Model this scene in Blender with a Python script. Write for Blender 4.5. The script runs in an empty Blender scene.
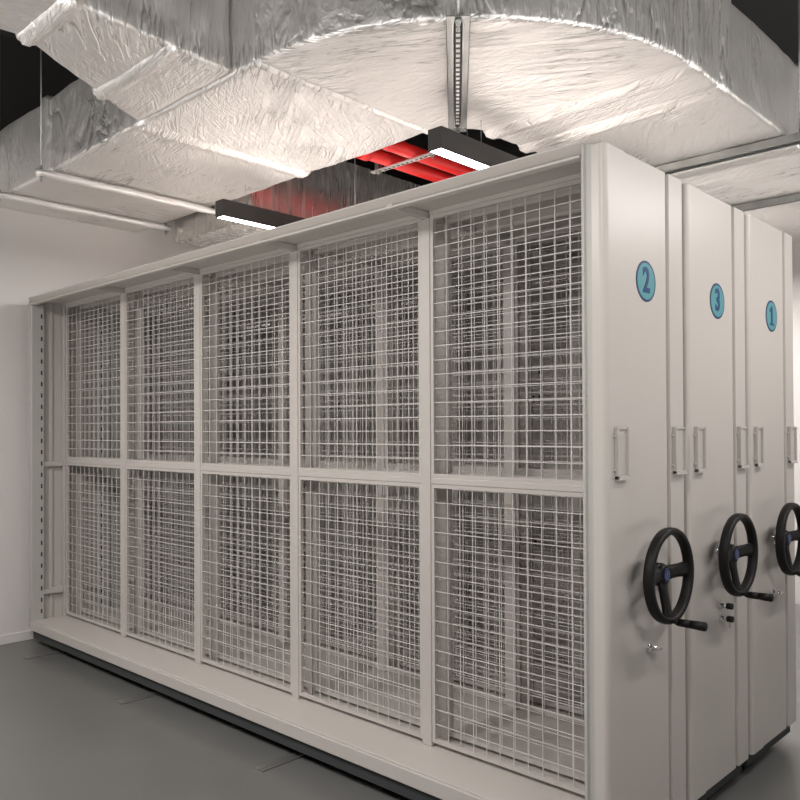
import bpy, bmesh, math, random
from mathutils import Vector, Matrix, noise
C = bpy.context.scene.collection
rnd = random.Random(7)
PI = math.pi

# ---------------------------------------------------------------- materials
def new_mat(name):
    m = bpy.data.materials.new(name); m.use_nodes = True
    nt = m.node_tree; b = nt.nodes['Principled BSDF']
    return m, nt, b

def simple(name, col, rough=0.5, metal=0.0, bump=0.0, bscale=60.0, var=0.0, vscale=3.0, coat=0.0):
    m, nt, b = new_mat(name)
    b.inputs['Base Color'].default_value = (*col, 1)
    b.inputs['Roughness'].default_value = rough
    b.inputs['Metallic'].default_value = metal
    b.inputs['Coat Weight'].default_value = coat
    tc = nt.nodes.new('ShaderNodeTexCoord')
    if bump:
        n = nt.nodes.new('ShaderNodeTexNoise'); n.inputs['Scale'].default_value = bscale
        nt.links.new(tc.outputs['Object'], n.inputs['Vector'])
        bp = nt.nodes.new('ShaderNodeBump'); bp.inputs['Strength'].default_value = bump
        bp.inputs['Distance'].default_value = 0.004
        nt.links.new(n.outputs['Fac'], bp.inputs['Height']); nt.links.new(bp.outputs['Normal'], b.inputs['Normal'])
    if var:
        n = nt.nodes.new('ShaderNodeTexNoise'); n.inputs['Scale'].default_value = vscale
        n.inputs['Detail'].default_value = 5
        nt.links.new(tc.outputs['Object'], n.inputs['Vector'])
        r = nt.nodes.new('ShaderNodeValToRGB')
        r.color_ramp.elements[0].position = 0.3; r.color_ramp.elements[1].position = 0.7
        r.color_ramp.elements[0].color = (*[c*(1-var) for c in col], 1)
        r.color_ramp.elements[1].color = (*[min(1, c*(1+var)) for c in col], 1)
        nt.links.new(n.outputs['Fac'], r.inputs['Fac']); nt.links.new(r.outputs['Color'], b.inputs['Base Color'])
    return m

def low_spec(m, v):
    m.node_tree.nodes['Principled BSDF'].inputs['Specular IOR Level'].default_value = v; return m

def emission(name, col, strength):
    m, nt, b = new_mat(name)
    b.inputs['Base Color'].default_value = (*col, 1)
    b.inputs['Emission Color'].default_value = (*col, 1)
    b.inputs['Emission Strength'].default_value = strength
    return m

def foil_mat(name, ang, base=(0.84, 0.82, 0.80), metal=0.90, rough=0.44):
    """crinkled aluminium foil lagging; creases run along direction ang"""
    m, nt, b = new_mat(name)
    b.inputs['Metallic'].default_value = metal
    N = nt.nodes; L = nt.links
    tc = N.new('ShaderNodeTexCoord')
    def nz(angle, stretch, scale, detail=4, dist=0.6):
        mp = N.new('ShaderNodeMapping'); mp.inputs['Rotation'].default_value = (0, 0, angle)
        L.new(tc.outputs['Object'], mp.inputs['Vector'])
        m2 = N.new('ShaderNodeMapping'); m2.inputs['Scale'].default_value = (1, stretch, 1)
        L.new(mp.outputs['Vector'], m2.inputs['Vector'])
        n = N.new('ShaderNodeTexNoise'); n.inputs['Scale'].default_value = scale
        n.inputs['Detail'].default_value = detail; n.inputs['Distortion'].default_value = dist
        L.new(m2.outputs['Vector'], n.inputs['Vector'])
        return n.outputs['Fac']
    def math_(op, a, c=None):
        k = N.new('ShaderNodeMath'); k.operation = op
        for i, v in enumerate((a, c)):
            if v is None: continue
            if isinstance(v, (int, float)): k.inputs[i].default_value = v
            else: L.new(v, k.inputs[i])
        return k.outputs[0]
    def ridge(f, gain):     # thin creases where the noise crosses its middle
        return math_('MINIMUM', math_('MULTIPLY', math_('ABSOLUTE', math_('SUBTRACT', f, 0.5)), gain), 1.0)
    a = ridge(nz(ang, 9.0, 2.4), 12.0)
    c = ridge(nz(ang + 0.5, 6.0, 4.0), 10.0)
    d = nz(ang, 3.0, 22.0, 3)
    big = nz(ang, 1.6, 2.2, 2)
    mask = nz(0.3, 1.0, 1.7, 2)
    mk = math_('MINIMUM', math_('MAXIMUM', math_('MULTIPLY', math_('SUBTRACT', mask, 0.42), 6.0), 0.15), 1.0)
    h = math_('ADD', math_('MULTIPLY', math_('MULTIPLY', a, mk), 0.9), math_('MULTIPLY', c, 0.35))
    h = math_('ADD', h, math_('MULTIPLY', d, 0.45))
    h = math_('ADD', h, math_('MULTIPLY', big, 1.4))
    bp = N.new('ShaderNodeBump'); bp.inputs['Strength'].default_value = 0.6
    bp.inputs['Distance'].default_value = 0.012
    L.new(h, bp.inputs['Height']); L.new(bp.outputs['Normal'], b.inputs['Normal'])
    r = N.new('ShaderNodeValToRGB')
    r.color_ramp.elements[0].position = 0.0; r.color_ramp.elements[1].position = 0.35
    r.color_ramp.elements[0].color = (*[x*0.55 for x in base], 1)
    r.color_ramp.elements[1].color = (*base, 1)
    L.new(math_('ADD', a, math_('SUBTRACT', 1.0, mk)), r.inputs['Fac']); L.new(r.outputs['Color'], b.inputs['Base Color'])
    rr = math_('ADD', math_('MULTIPLY', d, 0.25), rough - 0.12)
    L.new(rr, b.inputs['Roughness'])
    return m

def galv_mat():
    m, nt, b = new_mat('galvanised_sheet')
    N = nt.nodes; L = nt.links
    b.inputs['Metallic'].default_value = 0.85
    b.inputs['Base Color'].default_value = (0.62, 0.60, 0.57, 1)
    tc = N.new('ShaderNodeTexCoord')
    mp = N.new('ShaderNodeMapping'); mp.inputs['Scale'].default_value = (9, 9, 0.6)
    L.new(tc.outputs['Object'], mp.inputs['Vector'])
    n = N.new('ShaderNodeTexNoise'); n.inputs['Scale'].default_value = 3.0; n.inputs['Detail'].default_value = 6
    L.new(mp.outputs['Vector'], n.inputs['Vector'])
    r = N.new('ShaderNodeMapRange'); r.inputs['To Min'].default_value = 0.15; r.inputs['To Max'].default_value = 0.38
    L.new(n.outputs['Fac'], r.inputs['Value']); L.new(r.outputs['Result'], b.inputs['Roughness'])
    return m

def floor_mat():
    m = simple('floor_epoxy', (0.115, 0.115, 0.11), 0.28, 0, 0.05, 30, 0.07, 1.2)
    return m

M = dict(
    shelf=simple('shelf_enamel', (0.46, 0.43, 0.40), 0.42, 0, 0.04, 120),
    shelf_g=simple('shelf_enamel_upright', (0.41, 0.405, 0.375), 0.42, 0, 0.04, 120),
    panel=simple('panel_enamel', (0.48, 0.45, 0.415), 0.34, 0, 0.03, 90),
    wire=simple('wire_enamel', (0.58, 0.555, 0.525), 0.4),
    seam=simple('seam_gasket', (0.10, 0.095, 0.09), 0.7),
    dark=simple('dark_chassis', (0.035, 0.04, 0.04), 0.6),
    slot=simple('slot_black', (0.03, 0.03, 0.03), 0.8),
    black=low_spec(simple('black_plastic', (0.008, 0.0075, 0.007), 0.5, 0, 0.12, 300), 0.22),
    lamp=simple('lamp_black', (0.03, 0.028, 0.027), 0.5),
    chrome=simple('chrome', (0.8, 0.8, 0.8), 0.12, 1.0),
    galv=galv_mat(),
    strut=simple('strut_zinc', (0.36, 0.37, 0.36), 0.38, 0.75, 0.1, 50, 0.15, 6),
    hole=simple('strut_slot_light', (0.8, 0.79, 0.77), 0.6),
    red=simple('red_pipe_paint', (0.75, 0.02, 0.018), 0.3, 0, 0, 0),
    wall=simple('wall_paint', (0.62, 0.595, 0.575), 0.75, 0, 0.03, 40),
    wallb=simple('wall_paint_grey', (0.5, 0.48, 0.46), 0.75, 0, 0.03, 40),
    base=simple('baseboard_paint', (0.62, 0.60, 0.57), 0.5),
    ceil=simple('ceiling_black', (0.018, 0.017, 0.016), 0.9, 0, 0.1, 10),
    floor=floor_mat(),
    cyan=simple('sticker_cyan', (0.075, 0.26, 0.28), 0.35),
    navy=simple('sticker_navy', (0.006, 0.03, 0.11), 0.35),
    digit=simple('digit_blue', (0.004, 0.04, 0.14), 0.35),
    cap=simple('hub_cap_blue', (0.012, 0.022, 0.08), 0.3, 0.2),
    capw=simple('hub_cap_mark', (0.12, 0.18, 0.35), 0.3),
    card=simple('card_back', (0.46, 0.435, 0.405), 0.45),
    rail=simple('steel_rail', (0.35, 0.34, 0.33), 0.35, 0.8),
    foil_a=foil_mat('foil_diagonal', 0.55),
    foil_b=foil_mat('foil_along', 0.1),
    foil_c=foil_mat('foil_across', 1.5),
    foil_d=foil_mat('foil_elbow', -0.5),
    tape=simple('foil_tape', (0.78, 0.76, 0.74), 0.33, 0.35, 0.5, 22, 0.06, 8),
    diff=emission('lamp_diffuser', (1.0, 0.93, 1.0), 14.0),
)

# ---------------------------------------------------------------- helpers
def link(name, bm, mat, parent=None, smooth=False, bevel=0.0, autosmooth=False):
    me = bpy.data.meshes.new(name)
    bmesh.ops.recalc_face_normals(bm, faces=bm.faces)
    bm.to_mesh(me); bm.free()
    mats = mat if isinstance(mat, (list, tuple)) else [mat]
    for m in mats: me.materials.append(m)
    if smooth:
        for p in me.polygons: p.use_smooth = True
    o = bpy.data.objects.new(name, me); C.objects.link(o)
    if parent: o.parent = parent
    if bevel:
        b = o.modifiers.new('bevel', 'BEVEL'); b.width = bevel; b.segments = 2; b.limit_method = 'ANGLE'
    return o

def box(bm, x0, x1, y0, y1, z0, z1, mi=0):
    v = [bm.verts.new((x, y, z)) for x in (x0, x1) for y in (y0, y1) for z in (z0, z1)]
    for f in ((0,1,3,2),(4,6,7,5),(0,4,5,1),(2,3,7,6),(0,2,6,4),(1,5,7,3)):
        fc = bm.faces.new([v[i] for i in f]); fc.material_index = mi
    return v

def tube(bm, a, b, r0, r1=None, n=16, cap=True, mi=0):
    r1 = r0 if r1 is None else r1
    a = Vector(a); b = Vector(b); d = (b-a).normalized()
    u = d.orthogonal().normalized(); w = d.cross(u)
    A = []; B = []
    for i in range(n):
        t = 2*PI*i/n; k = u*math.cos(t)+w*math.sin(t)
        A.append(bm.verts.new(a+k*r0)); B.append(bm.verts.new(b+k*r1))
    for i in range(n):
        f = bm.faces.new((A[i], A[(i+1)%n], B[(i+1)%n], B[i])); f.material_index = mi; f.smooth = True
    if cap:
        f = bm.faces.new(A[::-1]); f.material_index = mi
        f = bm.faces.new(B); f.material_index = mi

def prism(bm, prof, z0, z1, mi=0):
    """vertical extrusion of an xy outline"""
    A = [bm.verts.new((x, y, z0)) for x, y in prof]; B = [bm.verts.new((x, y, z1)) for x, y in prof]
    n = len(prof)
    for i in range(n):
        f = bm.faces.new((A[i], A[(i+1)%n], B[(i+1)%n], B[i])); f.material_index = mi
    bm.faces.new(A[::-1]).material_index = mi; bm.faces.new(B).material_index = mi

def prism_x(bm, prof, x0, x1):
    """extrusion along x of a yz outline"""
    A = [bm.verts.new((x0, y, z)) for y, z in prof]; B = [bm.verts.new((x1, y, z)) for y, z in prof]
    n = len(prof)
    for i in range(n): bm.faces.new((A[i], A[(i+1)%n], B[(i+1)%n], B[i]))
    bm.faces.new(A[::-1]); bm.faces.new(B)

def empty(name, loc, label, cat, group=None):
    o = bpy.data.objects.new(name, None); C.objects.link(o); o.location = loc
    o.empty_display_size = 0.1
    o['label'] = label; o['category'] = cat
    if group: o['group'] = group
    return o

def tag(o, label, cat, group=None):
    o['label'] = label; o['category'] = cat
    if group: o['group'] = group
    return o

def struct(o):
    o['kind'] = 'structure'; return o

def copy_tree(o, parent=None):
    c = o.copy(); C.objects.link(c)
    if parent: c.parent = parent
    for ch in list(o.children): copy_tree(ch, c)
    return c

# ---------------------------------------------------------------- room
XW = -5.95          # wall at the far end of the shelving
YB = 7.3
bm = bmesh.new(); box(bm, XW-0.2, 1.6, -1.6, YB+0.2, -0.1, 0.0); struct(link('floor', bm, M['floor']))
bm = bmesh.new(); box(bm, XW-0.2, XW, -1.6, YB+0.2, 0, 3.52); box(bm, XW-0.2, XW, -1.6, YB+0.2, 3.52, 4.3, 1); struct(link('wall_left', bm, [M['wall'], M['ceil']]))
bm = bmesh.new(); box(bm, XW, 3.0, YB, YB+0.2, 0, 4.3); struct(link('wall_back', bm, M['wallb']))
bm = bmesh.new(); box(bm, XW-0.2, 3.0, -3.0, YB+0.2, 4.3, 4.45); struct(link('ceiling', bm, M['ceil']))
bm = bmesh.new(); box(bm, XW, XW+0.012, -1.6, YB, 0, 0.065); struct(link('baseboard_left', bm, M['base'], bevel=0.003))

# ---------------------------------------------------------------- shelving
X1 = -1.293; X0 = -5.815          # operating end, far end
MX1 = -1.395; BAY = 0.874         # mesh bays
YS = 2.313; PITCH = 0.607; W = 0.583
TOP = 2.440; PTOP = 2.417; BOT = 0.165; MID = 1.284
L0, L1 = 0.2406, 0.3424            # two mesh layers, measured from the column face

# mesh panel data (one for the tall upper, one for the lower)
def panel_meshes(z0, z1):
    w = BAY-0.052
    bm = bmesh.new(); f = 0.016
    box(bm, 0, w, -0.009, 0.009, z0, z0+f); box(bm, 0, w, -0.009, 0.009, z1-f, z1)
    box(bm, 0, f, -0.009, 0.009, z0+f, z1-f); box(bm, w-f, w, -0.009, 0.009, z0+f, z1-f)
    fr = bpy.data.meshes.new('panel_frame'); bmesh.ops.recalc_face_normals(bm, faces=bm.faces); bm.to_mesh(fr); bm.free()
    fr.materials.append(M['shelf'])
    bm = bmesh.new(); r = 0.0015
    n = round((w-2*f)/0.0635)
    for i in range(1, n):
        x = f+(w-2*f)*i/n; box(bm, x-r, x+r, -r, r, z0+f*0.5, z1-f*0.5)
    n = round((z1-z0-2*f)/0.0605)
    for i in range(1, n):
        z = z0+f+(z1-z0-2*f)*i/n; box(bm, f*0.5, w-f*0.5, -3*r, -r, z-r, z+r)
    wi = bpy.data.meshes.new('wire_grid'); bmesh.ops.recalc_face_normals(bm, faces=bm.faces); bm.to_mesh(wi); bm.free()
    wi.materials.append(M['wire'])
    return fr, wi
PM = [panel_meshes(MID+0.014, 2.400), panel_meshes(0.19, MID-0.014)]

def text_mesh(ch, size, mat, parent, name):
    cu = bpy.data.curves.new(name, 'FONT'); cu.body = ch; cu.size = size; cu.align_x = 'CENTER'; cu.align_y = 'CENTER'
    cu.offset = size*0.028; cu.extrude = 0.0006; cu.resolution_u = 6
    if ch == '1':      # drawn with a flag and a foot
        P = [(-0.6, -0.36), (-0.6, -0.28), (-0.09, -0.28), (-0.09, 0.20), (-0.24, 0.12), (-0.24, 0.22), (-0.04, 0.36), (0.09, 0.36), (0.09, -0.28), (0.24, -0.28), (0.24, -0.36)]
        P[0] = (-0.24, -0.36); P[1] = (-0.24, -0.28)
        b1 = bmesh.new(); A = [b1.verts.new((x*size, y*size, -0.0006)) for x, y in P]; B = [b1.verts.new((x*size, y*size, 0.0006)) for x, y in P]
        for i in range(len(P)): b1.faces.new((A[i], A[(i+1) % len(P)], B[(i+1) % len(P)], B[i]))
        b1.faces.new(A[::-1]); b1.faces.new(B)
        bpy.data.curves.remove(cu)
        return link(name, b1, mat, parent)
    t = bpy.data.objects.new(name+'_src', cu); C.objects.link(t)
    dg = bpy.context.evaluated_depsgraph_get()
    me = bpy.data.meshes.new_from_object(t.evaluated_get(dg))
    bpy.data.objects.remove(t); bpy.data.curves.remove(cu)
    me.materials.clear(); me.materials.append(mat); me.name = name
    o = bpy.data.objects.new(name, me); C.objects.link(o); o.parent = parent
    return o

def make_column(label, y0, keys):
    """local origin: column face (-y side) at the operating end, on the floor"""
    root = empty('mobile_shelving', (X1, y0, 0), label, 'mobile shelving', None)
    LX = X0-X1                       # far end, local x (negative)
    m1 = MX1-X1                      # first mesh edge, local x
    # chassis and deck
    bm = bmesh.new(); box(bm, LX+0.03, -0.03, 0.02, W-0.02, 0.045, BOT-0.06); link('chassis', bm, M['dark'], root)
    bm = bmesh.new(); box(bm, LX+0.001, -0.055, 0.0, W, BOT-0.06, BOT); box(bm, LX+0.04, -0.09, 0.012, W-0.012, BOT, BOT+0.006)
    link('base_deck', bm, M['shelf'], root, bevel=0.003)
    for i in range(4):
        xx = -0.35 + i*(LX+0.7)/3
        for yy in (0.12, W-0.12):
            bm = bmesh.new(); tube(bm, (xx-0.012, yy, 0.052), (xx+0.012, yy, 0.052), 0.045, n=20); link('wheel', bm, M['rail'], root)
    # operating end panel: rounded corners, folded vertical groove
    t = 0.05; prof = []
    r = 0.022
    def arc(cx, cy, a0, a1, n=6):
        return [(cx+r*math.cos(a0+(a1-a0)*i/n), cy+r*math.sin(a0+(a1-a0)*i/n)) for i in range(n+1)]
    g = 0.436
    prof += [(-t, 0.0)] + arc(-r, r, -PI/2, 0)
    prof += [(0, 0.128), (-0.004, 0.134), (-0.004, g-0.004), (-0.022, g), (-0.022, g+0.016), (-0.002, g+0.022)]
    prof += [(x, y) for x, y in arc(-r-0.002, W-r, 0, PI/2)] + [(-t, W)]
    bm = bmesh.new(); prism(bm, prof, BOT-0.06, PTOP)
    ep = link('end_panel', bm, M['panel'], root)
    for ya, yb, xf in ((0.046, 0.124, 0.0012), (0.470, 0.562, 0.0)):
        za, zb = 1.336, 1.505
        bm = bmesh.new()
        box(bm, xf-0.004, xf+0.003, ya, yb, za, zb, 1)
        box(bm, xf, xf+0.014, ya, ya+0.008, za, zb); box(bm, xf, xf+0.014, yb-0.008, yb, za, zb)
        box(bm, xf, xf+0.014, ya, yb, za, za+0.010); box(bm, xf, xf+0.009, ya+0.006, yb-0.006, zb-0.008, zb)
        box(bm, xf, xf+0.017, ya+0.002, yb-0.002, za-0.004, za+0.004)
        for yy in (ya-0.004, yb+0.004):
            for zz in (za+0.03, zb-0.03): tube(bm, (xf-0.003, yy, zz), (xf+0.006, yy, zz), 0.005, n=8)
        link('card_holder', bm, [M['shelf'], M['card']], ep, bevel=0.001)
    # far side panel (sheet with a vertical rib) and its rails
    bm = bmesh.new()
    prism(bm, [(LX, 0), (LX+0.014, 0), (LX+0.014, 0.135), (LX+0.026, 0.142), (LX+0.026, 0.158), (LX+0.014, 0.165),
               (LX+0.014, W), (LX, W)], 0.12, TOP)
    link('side_panel', bm, M['shelf'], root)
    for z in (0.36, MID-0.02):
        for (ya, yb) in ((0.090, L0-0.016), (L1+0.016, W-0.090)):
            bm = bmesh.new(); box(bm, LX+0.015, LX+0.045, ya, yb, z-0.018, z+0.018); link('side_rail', bm, M['shelf'], root, bevel=0.002)
    # corner uprights; the far ones show a column of slots
    for (xa, xb, sx) in ((-t-0.040, -t-0.001, 0), (LX+0.015, LX+0.052, 1)):
        for yy in (0.002, W-0.088):
            bm = bmesh.new()
            if sx: box(bm, xa, xb, yy, yy+0.086, BOT, TOP-0.045)
            else: prism(bm, [(xa, yy+0.086), (xa, yy), (xa+0.012, yy-0.004), (xa+0.016, yy+0.006), (xb, yy+0.006), (xb, yy+0.086)] if yy < 0.1 else
                        [(xa, yy), (xb, yy), (xb, yy+0.086), (xa, yy+0.086)], BOT, TOP-0.012)
            up = link('corner_upright', bm, M['shelf_g'], root, bevel=0.003)
            if sx:
                bm = bmesh.new(); z = BOT+0.05
                ys = yy+0.062 if yy < 0.1 else yy+0.012
                while z < TOP-0.1:
                    box(bm, xb-0.001, xb+0.0006, ys, ys+0.011, z, z+0.030); z += 0.080
                link('slot_row', bm, M['slot'], up)
    # header rails, both faces: cove above, bright lip below
    for s, yb in ((1, 0.0), (-1, W)):
        P = [(0.006, TOP-0.002), (0.012, TOP-0.002), (0.014, TOP-0.04), (0.030, TOP-0.044), (0.030, TOP-0.072),
             (-0.004+0.004, TOP-0.070), (0.0, TOP-0.046), (0.012, TOP-0.038), (0.010, TOP-0.012), (0.0, TOP-0.008)]
        P = [(-0.002, TOP), (-0.002, TOP-0.005), (0.028, TOP-0.032), (0.016, TOP-0.034), (-0.008, TOP-0.048), (-0.008, TOP-0.055), (0.018, TOP-0.058),
             (0.022, TOP-0.046), (0.028, TOP-0.040), (0.028, TOP)]
        bm = bmesh.new(); prism_x(bm, [(yb+s*a, z) for a, z in P], LX+0.001, -t-0.041)
        link('header_rail', bm, M['shelf'], root)
    # roof: sheets per bay and cross ribs
    for i in range(5):
        xa = (m1-BAY*i) if i else -t-0.001; xb = (m1-BAY*(i+1)) if i < 4 else LX+0.016
        bm = bmesh.new(); box(bm, xb+0.001, xa-0.001, 0.028, W-0.028, TOP-0.020, TOP-0.008); link('roof_sheet', bm, M['shelf'], root)
    for i in range(1, 5):
        xx = m1-BAY*i
        bm = bmesh.new(); box(bm, xx-0.014, xx+0.014, 0.021, W-0.021, TOP-0.050, TOP-0.021); link('cross_rib', bm, M['shelf'], root, bevel=0.002)
        for yy in (-0.0035, W+0.001):
            bm = bmesh.new(); box(bm, xx+0.0, xx+0.03, yy, yy+0.0055, TOP-0.057, TOP-0.037); link('header_clip', bm, M['shelf'], root)
    # mesh layers: posts, rails, framed wire panels
    for ly in (L0, L1):
        s = 1 if ly == L0 else -1
        for i in range(6):
            xx = m1-BAY*i
            hw = 0.026 if 0 < i < 5 else 0.018
            xx += {0: 0.008, 5: -0.008}.get(i, 0)
            bm = bmesh.new()
            box(bm, xx-hw, xx+hw, ly-0.014, ly+0.014, BOT+0.006, TOP-0.021 if not 0 < i < 5 else TOP-0.050)
            link('mesh_post', bm, M['shelf'], root, bevel=0.003)
        bm = bmesh.new()
        for i in range(5):
            xa = m1-BAY*i-0.026; xb = m1-BAY*(i+1)+0.026
            box(bm, xb, xa, ly-0.012, ly+0.012, MID-0.0135, MID+0.0135)
        link('mid_rail', bm, M['shelf'], root, bevel=0.003)
        bm = bmesh.new()
        for i in range(5):
            xa = m1-BAY*i-0.026; xb = m1-BAY*(i+1)+0.026
            box(bm, xb, xa, ly-0.012, ly+0.012, 2.401, TOP-0.021)
        link('top_rail', bm, M['shelf'], root)
        for i in range(5):
            for fr, wi in PM:
                p = bpy.data.objects.new('mesh_panel', fr); C.objects.link(p); p.parent = root
                p.location = (m1-BAY*(i+1)+0.026, ly, 0)
                if s < 0: p.scale = (1, -1, 1)
                q = bpy.data.objects.new('wire_grid', wi); C.objects.link(q); q.parent = p
    # number sticker
    return root

def make_controls(root, digit, keys):
    yc = 0.2776
    # sticker
    bm = bmesh.new(); tube(bm, (-0.004, 0.280, 2.006), (-0.0024, 0.280, 2.006), 0.071, n=48)
    st = link('number_sticker', bm, M['navy'], root)
    bm = bmesh.new(); tube(bm, (-0.0026, 0.280, 2.006), (-0.0018, 0.280, 2.006), 0.063, n=48)
    link('sticker_face', bm, M['cyan'], st)
    d = text_mesh(digit, 0.104, M['digit'], st, 'digit')
    d.matrix_local = Matrix.Translation((-0.0012, 0.280, 2.006)) @ Matrix(((0,0,1,0),(1,0,0,0),(0,1,0,0),(0,0,0,1))) @ Matrix.Scale(1.15, 4, (0,1,0))
    # handwheel
    zc = 1.005; ax = 0.075; R = 0.149
    bm = bmesh.new(); n = 64; k = 14; rings = []
    for i in range(n):
        a = 2*PI*i/n; ring = []
        for j in range(k):
            b = 2*PI*j/k
            cr, ca = math.cos(b), math.sin(b)
            cr = math.copysign(abs(cr)**0.75, cr); ca = math.copysign(abs(ca)**0.75, ca)
            rr = R+0.0125*cr; aa = ax+0.019*ca
            ring.append(bm.verts.new((aa, yc+rr*math.cos(a), zc+rr*math.sin(a))))
        rings.append(ring)
    for i in range(n):
        for j in range(k):
            f = bm.faces.new((rings[i][j], rings[(i+1)%n][j], rings[(i+1)%n][(j+1)%k], rings[i][(j+1)%k])); f.smooth = True
    hw = link('handwheel', bm, M['black'], root, smooth=True)
    for deg in (2, -92, 182):
        a = math.radians(deg); bm = bmesh.new()
        u = Vector((0, math.cos(a), math.sin(a))); v = Vector((0, -math.sin(a), math.cos(a)))
        secs = []
        for s, wd, x, th in ((0.012, 0.030, 0.050, 0.012), (0.05, 0.025, 0.054, 0.010), (0.10, 0.024, 0.064, 0.010), (0.13, 0.027, 0.071, 0.010), (0.146, 0.036, 0.074, 0.010)):
            p = Vector((x, yc, zc))+u*s
            secs.append([bm.verts.new(p+v*wd*c+Vector((th*e, 0, 0))) for c, e in ((-1,-.6),(-.8,.6),(-.3,1),(.3,1),(.8,.6),(1,-.6),(0,-1))])
        for A, B in zip(secs, secs[1:]):
            for i in range(7): bm.faces.new((A[i], A[(i+1)%7], B[(i+1)%7], B[i]))
        bm.faces.new(secs[0]); bm.faces.new(secs[-1])
        link('spoke', bm, M['black'], hw, smooth=True)
    bm = bmesh.new(); tube(bm, (0.022, yc, zc), (0.050, yc, zc), 0.040, 0.038, n=32); tube(bm, (0.050, yc, zc), (0.064, yc, zc), 0.038, 0.030, n=32)
    link('hub', bm, M['black'], hw)
    bm = bmesh.new(); tube(bm, (0.064, yc, zc), (0.068, yc, zc), 0.024, 0.021, n=32, mi=0)
    for i in range(14):
        a = 2*PI*i/14; rr = 0.014
        box(bm, 0.0678, 0.0686, yc+rr*math.cos(a)-0.0018, yc+rr*math.cos(a)+0.0018, zc+rr*math.sin(a)-0.0018, zc+rr*math.sin(a)+0.0018, 1)
    box(bm, 0.0678, 0.0686, yc-0.006, yc+0.006, zc+0.003, zc+0.006, 1); box(bm, 0.0678, 0.0686, yc-0.002, yc+0.002, zc-0.008, zc+0.006, 1)
    link('hub_cap', bm, [M['cap'], M['capw']], hw)['label'] = 'dark blue hub cap with pale mark'
    bm = bmesh.new(); tube(bm, (-0.006, yc, zc), (0.024, yc, zc), 0.014, n=20); tube(bm, (-0.006, yc, zc), (0.004, yc, zc), 0.030, n=24)
    link('axle', bm, M['chrome'], hw)
    a = math.radians(-97); cy, cz = yc+R*math.cos(a), zc+R*math.sin(a)
    bm = bmesh.new(); tube(bm, (ax+0.01, cy, cz), (ax+0.036, cy, cz), 0.007, n=12)
    prev = None
    for (xa, ra), (xb, rb) in zip(((0.030, 0.010), (0.040, 0.0125), (0.08, 0.0135), (0.125, 0.0155), (0.131, 0.014)), ((0.040, 0.0125), (0.08, 0.0135), (0.125, 0.0155), (0.131, 0.014), (0.133, 0.008))):
        tube(bm, (ax+xa, cy, cz), (ax+xb, cy, cz), ra, rb, n=20)
    link('crank_handle', bm, M['black'], hw)
    # locks
    for (dy, z, kind) in keys:
        bm = bmesh.new(); y = 0.278+dy
        tube(bm, (-0.006, y, z), (0.006, y, z), 0.016, 0.014, n=20); tube(bm, (0.006, y, z), (0.028, y, z), 0.009, n=16)
        lk = link('lock', bm, M['chrome'], root)
        bm = bmesh.new()
        if kind == 'bar':
            box(bm, 0.026, 0.036, y-0.006, y+0.028, z-0.006, z+0.005)
            box(bm, 0.010, 0.020, y-0.022, y+0.022, z-0.004, z+0.004)
            link('lock_lever', bm, M['chrome'], lk, bevel=0.002)
        else:
            tube(bm, (0.024, y, z), (0.046, y, z), 0.013, 0.012, n=16)
            link('lock_knob', bm, M['black'], lk)
            if kind == 'key':
                bm = bmesh.new(); box(bm, 0.030, 0.033, y-0.006, y+0.006, z-0.034, z-0.011); link('key', bm, M['chrome'], lk)

cols = []
defs = [('2', 'nearest beige steel shelving column, wire mesh face in view, sticker 2 on its end', [(0.0, 0.750, 'bar')]),
        ('3', 'beige steel mesh shelving column with end panel sticker 3, between the two others', [(0.008, 0.796, 'knob'), (0.012, 0.745, 'key')]),
        ('1', 'beige steel mesh shelving column with end panel sticker 1, farthest right', [(-0.012, 0.759, 'bar')])]
for i, (dg_, lb, keys) in enumerate(defs):
    if i == 0:
        base = make_column(lb, YS, keys); c = base
    else:
        c = copy_tree(base); c.location = (X1, YS+PITCH*i, 0); c['label'] = lb
    cols.append((c, dg_, keys)); c['group'] = 'numbered mobile shelving columns'
for c, dg_, keys in cols: make_controls(c, dg_, keys)
# the last column is closed at the back with sheets
last = cols[2][0]
for i in range(5):
    xa = (MX1-X1)-BAY*i-0.003; xb = (MX1-X1)-BAY*(i+1)+0.003
    bm = bmesh.new(); box(bm, xb, xa, W-0.022, W-0.014, BOT+0.007, MID-0.03); box(bm, xb, xa, W-0.022, W-0.014, MID+0.03, TOP-0.075)
    box(bm, xb, xa, W-0.030, W-0.014, MID-0.03, MID+0.03)
    bs = link('back_sheet', bm, M['panel'], last)
    bm = bmesh.new()
    for (px_, pz_) in ((0.40, 1.83), (0.40, 1.66), (0.35, 1.66), (0.40, 0.88), (0.36, 0.80)):
        xx = xb+px_; box(bm, xx, xx+0.022, W-0.0235, W-0.0219, pz_, pz_+0.04)
    link('latch_hole', bm, M['slot'], bs)

# floor tracks under the columns
for i, lab in enumerate(('first steel floor track under the shelving, near the handwheels', 'second steel floor track under the shelving from the handwheels',
                         'third steel floor track under the shelving from the handwheels', 'fourth steel floor track under the shelving, near the far wall')):
    xx = X1-0.35 + i*((X0-X1)+0.7)/3
    bm = bmesh.new(); box(bm, xx-0.03, xx+0.03, 2.15, 4.4, 0.0, 0.005); box(bm, xx-0.010, xx+0.010, 2.15, 4.4, 0.005, 0.007)
    tag(link('floor_track', bm, M['rail']), lab, 'rail', 'floor tracks of the shelving')

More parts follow.
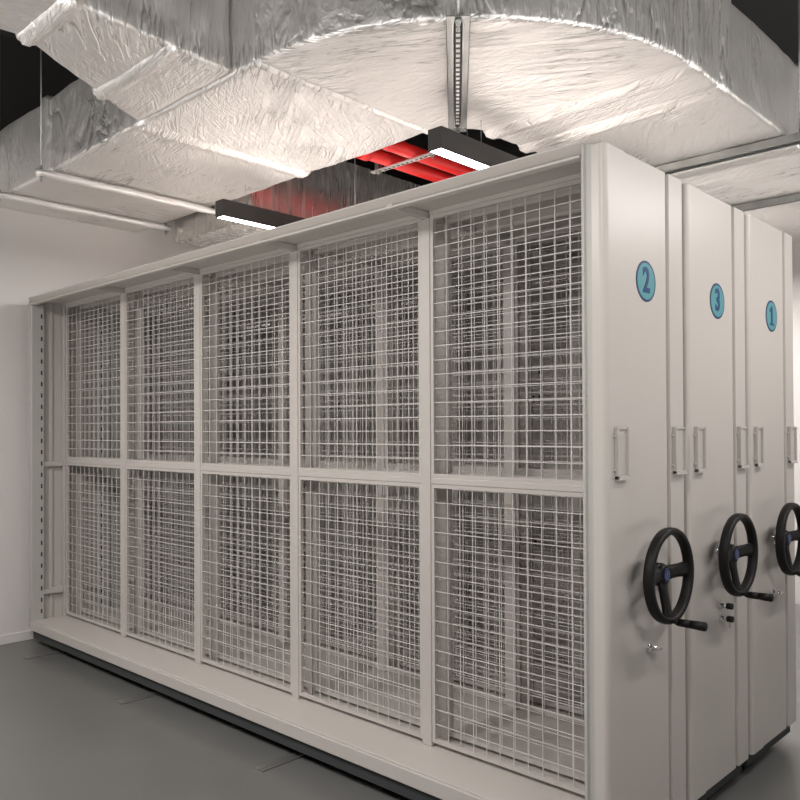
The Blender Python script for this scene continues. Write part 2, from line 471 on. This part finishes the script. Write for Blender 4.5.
# ---------------------------------------------------------------- ducts
ZD = 3.08; HD = 0.455
def section(cx, cy, ang, w, h, z0, grow=0.0, r=0.022, nseed=0.0, amp=0.006):
    """ring of points of a rounded rectangle; ang = direction of the width axis"""
    u = Vector((math.cos(ang), math.sin(ang), 0)); pts = []
    hw, hh = w/2+grow, h/2+grow; zc = z0+h/2
    def seg(p, q, n): return [(p[0]+(q[0]-p[0])*i/n, p[1]+(q[1]-p[1])*i/n) for i in range(n)]
    P = []
    corners = [((hw-r, -hh+r), -PI/2), ((hw-r, hh-r), 0), ((-hw+r, hh-r), PI/2), ((-hw+r, -hh+r), PI)]
    ends = []
    for (cxx, czz), a0 in corners:
        ends.append([(cxx+r*math.cos(a0+PI/2*i/4), czz+r*math.sin(a0+PI/2*i/4)) for i in range(5)])
    for i in range(4):
        P += ends[i][:-1]
        a = ends[i][-1]; b = ends[(i+1) % 4][0]
        P += seg(a, b, 10 if i % 2 == 0 else 26)
    out = []
    for a, z in P:
        p = Vector((cx, cy, zc))+u*a+Vector((0, 0, z))
        nrm = (u*(a/hw)+Vector((0, 0, z/hh))).normalized()
        d = noise.noise(p*5.0+Vector((nseed, 0, 0)))*amp + noise.noise(p*14.0)*amp*0.5
        out.append(p+nrm*d)
    return out

def loft(rings, cap=True):
    bm = bmesh.new(); V = [[bm.verts.new(p) for p in r] for r in rings]; n = len(V[0])
    for A, B in zip(V, V[1:]):
        for i in range(n): bm.faces.new((A[i], A[(i+1)%n], B[(i+1)%n], B[i]))
    if cap: bm.faces.new(V[0]); bm.faces.new(V[-1])
    return bm

def run(path, w, h, z0, amp=0.006, pillow=0.006, wf=None):
    """path: list of (x, y, ang) where ang is the width axis"""
    rings = []; n = len(path)
    for i, (x, y, a) in enumerate(path):
        g = pillow*math.sin(PI*i/(n-1))
        rings.append(section(x, y, a, wf[i] if wf else w, h, z0, g, amp=amp))
    return loft(rings)

def lerp(a, b, n): return [tuple(a[k]+(b[k]-a[k])*i/n for k in range(3)) for i in range(n+1)]

def band(name, x, y, ang, w, h, z0, parent, width=0.09, grow=0.028, mat=None):
    d = Vector((-math.sin(ang), math.cos(ang), 0)); rings = []
    for t, g in ((-1, -0.004), (-0.72, grow*0.55), (-0.4, grow*0.75), (-0.28, grow), (0.28, grow), (0.4, grow*0.75), (0.72, grow*0.55), (1, -0.004)):
        p = Vector((x, y, 0))+d*(t*width/2)
        rings.append(section(p.x, p.y, ang, w, h, z0, g, r=0.03, amp=0.005, nseed=3.0))
    return link(name, loft(rings), mat or M['foil_b'], parent, smooth=True)

cw = 1.125; yc = 2.6475; EX, EY, RI = -2.82, 3.42, 0.21
duct = empty('insulated_air_duct', (-4.3, yc, ZD), 'large foil wrapped air duct from the left wall bending back over the shelving', 'air duct')
def rel(o, root): o.location = (o.location[0]-root.location[0], o.location[1]-root.location[1], o.location[2]-root.location[2]); return o
A2 = PI/2
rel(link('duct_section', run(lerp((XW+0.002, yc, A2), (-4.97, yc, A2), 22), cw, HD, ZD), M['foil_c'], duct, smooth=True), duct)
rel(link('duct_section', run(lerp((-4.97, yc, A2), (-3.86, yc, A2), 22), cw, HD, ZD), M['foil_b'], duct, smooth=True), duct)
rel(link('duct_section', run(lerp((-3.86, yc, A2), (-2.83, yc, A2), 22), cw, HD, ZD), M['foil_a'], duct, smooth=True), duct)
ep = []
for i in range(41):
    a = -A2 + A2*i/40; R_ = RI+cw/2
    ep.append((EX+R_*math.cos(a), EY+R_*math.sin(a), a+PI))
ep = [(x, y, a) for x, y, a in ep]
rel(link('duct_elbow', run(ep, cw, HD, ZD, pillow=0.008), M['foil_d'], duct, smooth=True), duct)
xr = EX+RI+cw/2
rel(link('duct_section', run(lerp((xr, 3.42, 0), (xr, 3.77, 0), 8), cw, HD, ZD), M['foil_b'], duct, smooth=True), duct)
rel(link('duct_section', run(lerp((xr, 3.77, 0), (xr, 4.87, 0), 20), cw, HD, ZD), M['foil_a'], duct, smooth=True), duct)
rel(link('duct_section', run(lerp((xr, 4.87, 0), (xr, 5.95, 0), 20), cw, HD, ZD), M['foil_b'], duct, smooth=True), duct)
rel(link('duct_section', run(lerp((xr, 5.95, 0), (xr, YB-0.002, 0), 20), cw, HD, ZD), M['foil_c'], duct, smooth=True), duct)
for x, y, a in ((-4.97, yc, A2), (-3.86, yc, A2), (-2.83, yc, A2), (xr, 3.46, 0), (xr, 3.77, 0), (xr, 4.87, 0), (xr, 5.95, 0)):
    wd = 0.05 if x == -2.83 else 0.15
    rel(band('flange_wrap', x, y, a, cw, HD, ZD, duct, width=wd, grow=0.015 if x == -2.83 else 0.016 if x == -3.86 else 0.024), duct)

# splayed branch towards the camera
br = empty('branch_air_duct', (-3.3, 1.6, ZD), 'splayed foil wrapped branch duct at upper left, joining the big duct', 'air duct')
def branch(ys, n):
    rings = []
    for i in range(n+1):
        y = ys[0]+(ys[1]-ys[0])*i/n
        t = (2.08-y)
        left = -3.83+0.64*t if t < 0.78 else -3.331
        right = -3.0+0.10*min(t, 0.8)
        rings.append(section((left+right)/2, y, 0, right-left, HD, ZD+0.004, 0.004*math.sin(PI*i/n), amp=0.006))
    return loft(rings)
rel(link('duct_section', branch((2.062, 1.78), 8), M['foil_b'], br, smooth=True), br)
rel(link('duct_section', branch((1.78, 1.32), 12), M['foil_a'], br, smooth=True), br)
rel(link('duct_section', branch((1.32, -0.3), 30), M['foil_c'], br, smooth=True), br)
rel(band('flange_wrap', (-3.638-2.97)/2, 1.78, 0, 0.668, HD, ZD+0.004, br, width=0.10, grow=0.022), br)
rel(band('flange_wrap', (-3.344-2.924)/2, 1.32, 0, 0.420, HD, ZD+0.004, br, width=0.10, grow=0.022), br)

# bare galvanised branch behind
gd = empty('galvanised_air_duct', (-4.97, 5.2, 2.93), 'bare shiny galvanised duct behind the wrapped duct, mirroring the red pipe', 'air duct')
bm = bmesh.new(); box(bm, -0.5, 0.47, -1.935, YB-5.2-0.002, 0.0, 0.61); link('duct_body', bm, M['galv'], gd, bevel=0.006)
for y in (0.30, 1.4):
    bm = bmesh.new(); box(bm, -0.525, 0.49, y-0.012, y+0.012, -0.022, 0.645); link('flange', bm, M['strut'], gd, bevel=0.003)

for y in (-1.02, 0.35, 1.45):
    for x in (-0.53, 0.50):
        bm = bmesh.new(); tube(bm, (x, y+0.03, -0.03), (x, y+0.03, 4.3-2.93), 0.005, n=8); link('threaded_rod', bm, M['strut'], gd)
    bm = bmesh.new(); box(bm, -0.55, 0.52, y+0.013, y+0.047, -0.024, -0.001); link('support_channel', bm, M['strut'], gd)
# ---------------------------------------------------------------- hangers
def hanger(name, ax_, pos, a, b, z, label, group, wrapped=True, thick=0.045, wid=0.06, rods=True):
    """ax_='y': channel runs along y at x=pos from a to b"""
    mid = (a+b)/2; L = (b-a)/2
    o = empty(name, (pos, mid, z) if ax_ == 'y' else (mid, pos, z), label, 'duct hanger', group)
    if ax_ == 'x': o.rotation_euler = (0, 0, -PI/2)
    bm = bmesh.new()
    if wrapped:
        n = 30; rings = []
        for i in range(n+1):
            y = -L+2*L*i/n; k = 12; ring = []
            for j in range(k):
                t = 2*PI*j/k; r_ = 1+0.22*noise.noise(Vector((y*9, j*1.3, pos*3)))
                ring.append(bm.verts.new((wid/2*r_*math.cos(t), y, thick/2+thick/2*r_*math.sin(t))))
            rings.append(ring)
        for A, B in zip(rings, rings[1:]):
            for j in range(k): bm.faces.new((A[j], A[(j+1)%k], B[(j+1)%k], B[j]))
        bm.faces.new(rings[0]); bm.faces.new(rings[-1])
        link('channel', bm, M['tape'], o, smooth=True)
    else:
        w2 = wid/2
        for s in (-1, 1): box(bm, s*w2-0.0015, s*w2+0.0015, -L, L, 0, thick)
        box(bm, -w2, w2, -L, L, thick-0.003, thick)
        for s in (-1, 1): box(bm, s*(w2-0.005)-0.005, s*(w2-0.005)+0.005, -L, L, 0, 0.003)
        link('channel', bm, M['strut'], o)
    if rods:
        for s in (-1, 1):
            bm = bmesh.new(); tube(bm, (0, s*(L-0.03), -0.03), (0, s*(L-0.03), 4.3-z), 0.005, n=10)
            tube(bm, (0, s*(L-0.03), -0.014), (0, s*(L-0.03), -0.002), 0.011, n=6); tube(bm, (0, s*(L-0.03), thick+0.001), (0, s*(L-0.03), thick+0.012), 0.011, n=6)
            link('threaded_rod', bm, M['strut'], o)
    return o
hg = 'trapeze hangers under the foil wrapped duct'
hanger('duct_hanger', 'y', -4.87, 1.98, 3.256, ZD-0.056, 'foil wrapped bar under the big duct at left, nearer of the two by the wall', hg)
hanger('duct_hanger', 'y', -5.53, 1.98, 3.256, ZD-0.056, 'foil wrapped bar under the big duct, closest to the left wall', hg)
hanger('duct_hanger', 'x', 4.60, -2.72, -1.38, ZD-0.050, 'bare galvanised channel under the duct above the numbered end panels', hg, wrapped=False, thick=0.041, wid=0.075)
hanger('duct_hanger', 'x', 5.78, -2.72, -1.38, ZD-0.050, 'galvanised channel at the far right end of the duct, partly seen', hg, wrapped=False, thick=0.041, wid=0.045)

# twin channel across the elbow (diagonal)
pa = Vector((-1.90, 2.32)); pb = Vector((-2.60, 3.165)); dv = pb-pa; L = dv.length/2
tw = empty('twin_channel_hanger', ((pa.x+pb.x)/2, (pa.y+pb.y)/2, ZD-0.055), 'pair of grey channels with a slotted bar crossing the duct elbow, top centre', 'duct hanger')
tw.rotation_euler = (0, 0, math.atan2(dv.y, dv.x)-PI/2)
for s in (-1, 1):
    bm = bmesh.new(); c0 = s*0.030
    box(bm, c0-0.016, c0+0.016, -L, L, 0.0, 0.004); box(bm, c0-0.016, c0-0.013, -L, L, 0.0, 0.041); box(bm, c0+0.013, c0+0.016, -L, L, 0.0, 0.041)
    box(bm, c0-0.004, c0+0.004, -L, L, -0.003, 0.0)
    link('channel', bm, M['strut'], tw)
bm = bmesh.new(); box(bm, -0.0125, 0.0125, -L, L, 0.010, 0.018)
sb = link('slotted_bar', bm, M['lamp'], tw)
bm = bmesh.new()
for i in range(24):
    y = -L+0.04+i*(2*L-0.06)/24; box(bm, -0.008, 0.008, y, y+0.022, 0.0085, 0.0102)
link('slot_row', bm, M['hole'], sb)
for s in (-1, 1):
    bm = bmesh.new(); y = s*(L+0.012)
    tube(bm, (0, y, -0.05), (0, y, 4.3-(ZD-0.055)), 0.006, n=10); tube(bm, (0, y, -0.018), (0, y, -0.004), 0.013, n=6)
    box(bm, -0.045, 0.045, y-0.02, y+0.02, -0.003, 0.002)
    link('threaded_rod', bm, M['strut'], tw)

# ---------------------------------------------------------------- lamps
def make_lamp(x, y, length, label, k=1.0, wires=None):
    o = empty('linear_lamp', (x, y, 2.83), label, 'ceiling light', 'black linear pendant lamps')
    bm = bmesh.new(); w = 0.042; h = 0.105
    box(bm, -w, w, 0, 0.004, 0, h); box(bm, -w, w, length-0.004, length, 0, h)
    box(bm, -w, -w+0.006, 0.004, length-0.004, 0, h); box(bm, w-0.006, w, 0.004, length-0.004, 0, h)
    box(bm, -w+0.006, w-0.006, 0.004, length-0.004, 0.012, h)
    link('housing', bm, M['lamp'], o)
    bm = bmesh.new(); box(bm, -w+0.0065, w-0.0065, 0.005, length-0.005, 0.002, 0.0118)
    link('diffuser', bm, M['diff'], o)
    for yy, zt in (wires or ((0.12, 4.3), (length-0.12, 4.3))):
        bm = bmesh.new(); tube(bm, (0, yy, h), (0, yy, zt-2.83), 0.0012, n=6); tube(bm, (0, yy, h), (0, yy, h+0.02), 0.006, n=10)
        link('hanging_wire', bm, M['strut'], o)
    ld = bpy.data.lights.new('lamp_light', 'AREA'); ld.shape = 'RECTANGLE'; ld.size = 0.07; ld.size_y = length-0.02
    ld.energy = LAMP*length*k; ld.color = (1.0, 0.955, 0.93)
    lo = bpy.data.objects.new('lamp_light', ld); C.objects.link(lo); lo.parent = o; lo.location = (0, length/2, -0.001)
    return o
LAMP = 40
make_lamp(-2.515, 2.89, 2.4, 'lit black linear lamp hanging above the shelf beside the red pipes', 0.45, ((0.36, 3.072), (2.28, 3.072)))
make_lamp(-4.27, 2.86, 2.4, 'lit black linear lamp farther left, hanging below the wrapped duct before the wall', 0.75, ((0.20, 3.072), (2.28, 4.3)))
make_lamp(-3.08, 5.5, 1.25, 'unseen black linear lamp added behind the shelving to brighten the duct', 2.0)  # extra lamp out of view, added to brighten the far duct underside
make_lamp(-0.25, 2.7, 2.4, 'black linear lamp outside the frame above the handwheel aisle', 0.32)
for x in (-4.32, -2.57, -0.82, 0.9):  # unseen lamps around the camera, added to light shelf fronts and ducts
    make_lamp(x, -0.4 if x < 0 else 0.9, 1.25, {-4.32: 'unseen black linear lamp added in the near row at the wall end', -2.57: 'unseen black linear lamp added in the near row, second from the wall',
              -0.82: 'unseen black linear lamp added in the near row right behind the camera', 0.9: 'unseen black linear lamp added at the right of the camera'}[x], 1.3 if x < -2 else 0.75)

# ---------------------------------------------------------------- red sprinkler pipes
def pipe(name, pts, r, label, cat='pipe'):
    root = empty(name, pts[0], label, cat, None)
    P0 = Vector(pts[0])
    bm = bmesh.new()
    for a, b in zip(pts, pts[1:]): tube(bm, Vector(a)-P0, Vector(b)-P0, r, n=24)
    link('pipe_run', bm, M['red'], root)
    return root
ZP = 3.362
for xx, y0, lb in ((-3.88, 3.42, 'red sprinkler pipe farther from the lamp, resting on the perforated bracket'),
                   (-3.66, 3.30, 'red sprinkler pipe nearer the lamp, resting on the perforated bracket')):
    p1 = pipe('sprinkler_pipe', [(xx, y0, ZP), (xx, YB-0.01, ZP)], 0.046, lb); p1['group'] = 'pair of red sprinkler pipes'
    for y in (0.28, 2.1):
        bm = bmesh.new(); tube(bm, (0, y, 0), (0, y+0.07, 0), 0.057, n=24)
        for s_ in (-1, 1): box(bm, s_*0.056-0.011, s_*0.056+0.012, y+0.010, y+0.060, -0.014, 0.014)
        link('coupling', bm, M['red'], p1)
ps = empty('perforated_bracket', (-4.04, 3.975, 3.302), 'perforated galvanised bracket bar carrying the two red pipes', 'bracket')
bm = bmesh.new(); box(bm, 0, 0.62, -0.02, 0.02, 0, 0.003); box(bm, 0, 0.62, -0.02, -0.017, 0.003, 0.012)
an = link('angle_bar', bm, M['tape'], ps)
bm = bmesh.new()
for i in range(14): box(bm, 0.03+i*0.042, 0.052+i*0.042, -0.008, 0.008, -0.0012, 0.0002)
link('hole_row', bm, M['slot'], an)
for x in (0.06, 0.56):
    bm = bmesh.new(); tube(bm, (x, 0, -0.02), (x, 0, 0.998), 0.006, n=8); tube(bm, (x, 0, -0.012), (x, 0, 0.0), 0.012, n=6)
    box(bm, x-0.02, x+0.02, -0.018, 0.018, 0.004, 0.10)
    link('threaded_rod', bm, M['strut'], ps)

# ---------------------------------------------------------------- world, camera
w = bpy.data.worlds.new('world'); bpy.context.scene.world = w; w.use_nodes = True
nt = w.node_tree; bg = nt.nodes['Background']
tc = nt.nodes.new('ShaderNodeTexCoord'); sp = nt.nodes.new('ShaderNodeSeparateXYZ'); rp = nt.nodes.new('ShaderNodeValToRGB')
mr = nt.nodes.new('ShaderNodeMapRange'); mr.inputs['From Min'].default_value = -1; mr.inputs['From Max'].default_value = 1
nt.links.new(tc.outputs['Generated'], sp.inputs[0]); nt.links.new(sp.outputs['Z'], mr.inputs['Value'])
nt.links.new(mr.outputs['Result'], rp.inputs['Fac']); nt.links.new(rp.outputs['Color'], bg.inputs['Color'])
rp.color_ramp.elements[0].position = 0.20; rp.color_ramp.elements[0].color = (1.0, 0.97, 0.94, 1)  # bright lower half of the world, added to light the duct undersides
rp.color_ramp.elements[1].position = 0.50; rp.color_ramp.elements[1].color = (0.012, 0.012, 0.012, 1)
e = rp.color_ramp.elements.new(0.32); e.color = (0.55, 0.53, 0.51, 1)
e = rp.color_ramp.elements.new(0.42); e.color = (0.09, 0.087, 0.083, 1)
bg.inputs['Strength'].default_value = 5.5

cam = bpy.data.cameras.new('camera'); co = bpy.data.objects.new('camera', cam); C.objects.link(co)
ya, pi_, ro = (math.radians(v) for v in (43.583, 0.556, -0.245))
fw = Vector((-math.sin(ya)*math.cos(pi_), math.cos(ya)*math.cos(pi_), math.sin(pi_))); rt = Vector((math.cos(ya), math.sin(ya), 0)); up = rt.cross(fw)
r2 = rt*math.cos(ro)+up*math.sin(ro); u2 = up*math.cos(ro)-rt*math.sin(ro)
co.matrix_world = Matrix(((r2.x, u2.x, -fw.x, 0), (r2.y, u2.y, -fw.y, 0), (r2.z, u2.z, -fw.z, 1.5), (0, 0, 0, 1)))
cam.sensor_width = 36; cam.lens = 806.54/800*36; cam.shift_y = 21.55/800; cam.clip_start = 0.05
sc = bpy.context.scene; sc.camera = co
sc.view_settings.view_transform = 'Standard'; sc.view_settings.look = 'None'
sc.view_settings.gamma = 1; sc.view_settings.use_curve_mapping = False
sc.view_settings.exposure = 0.0
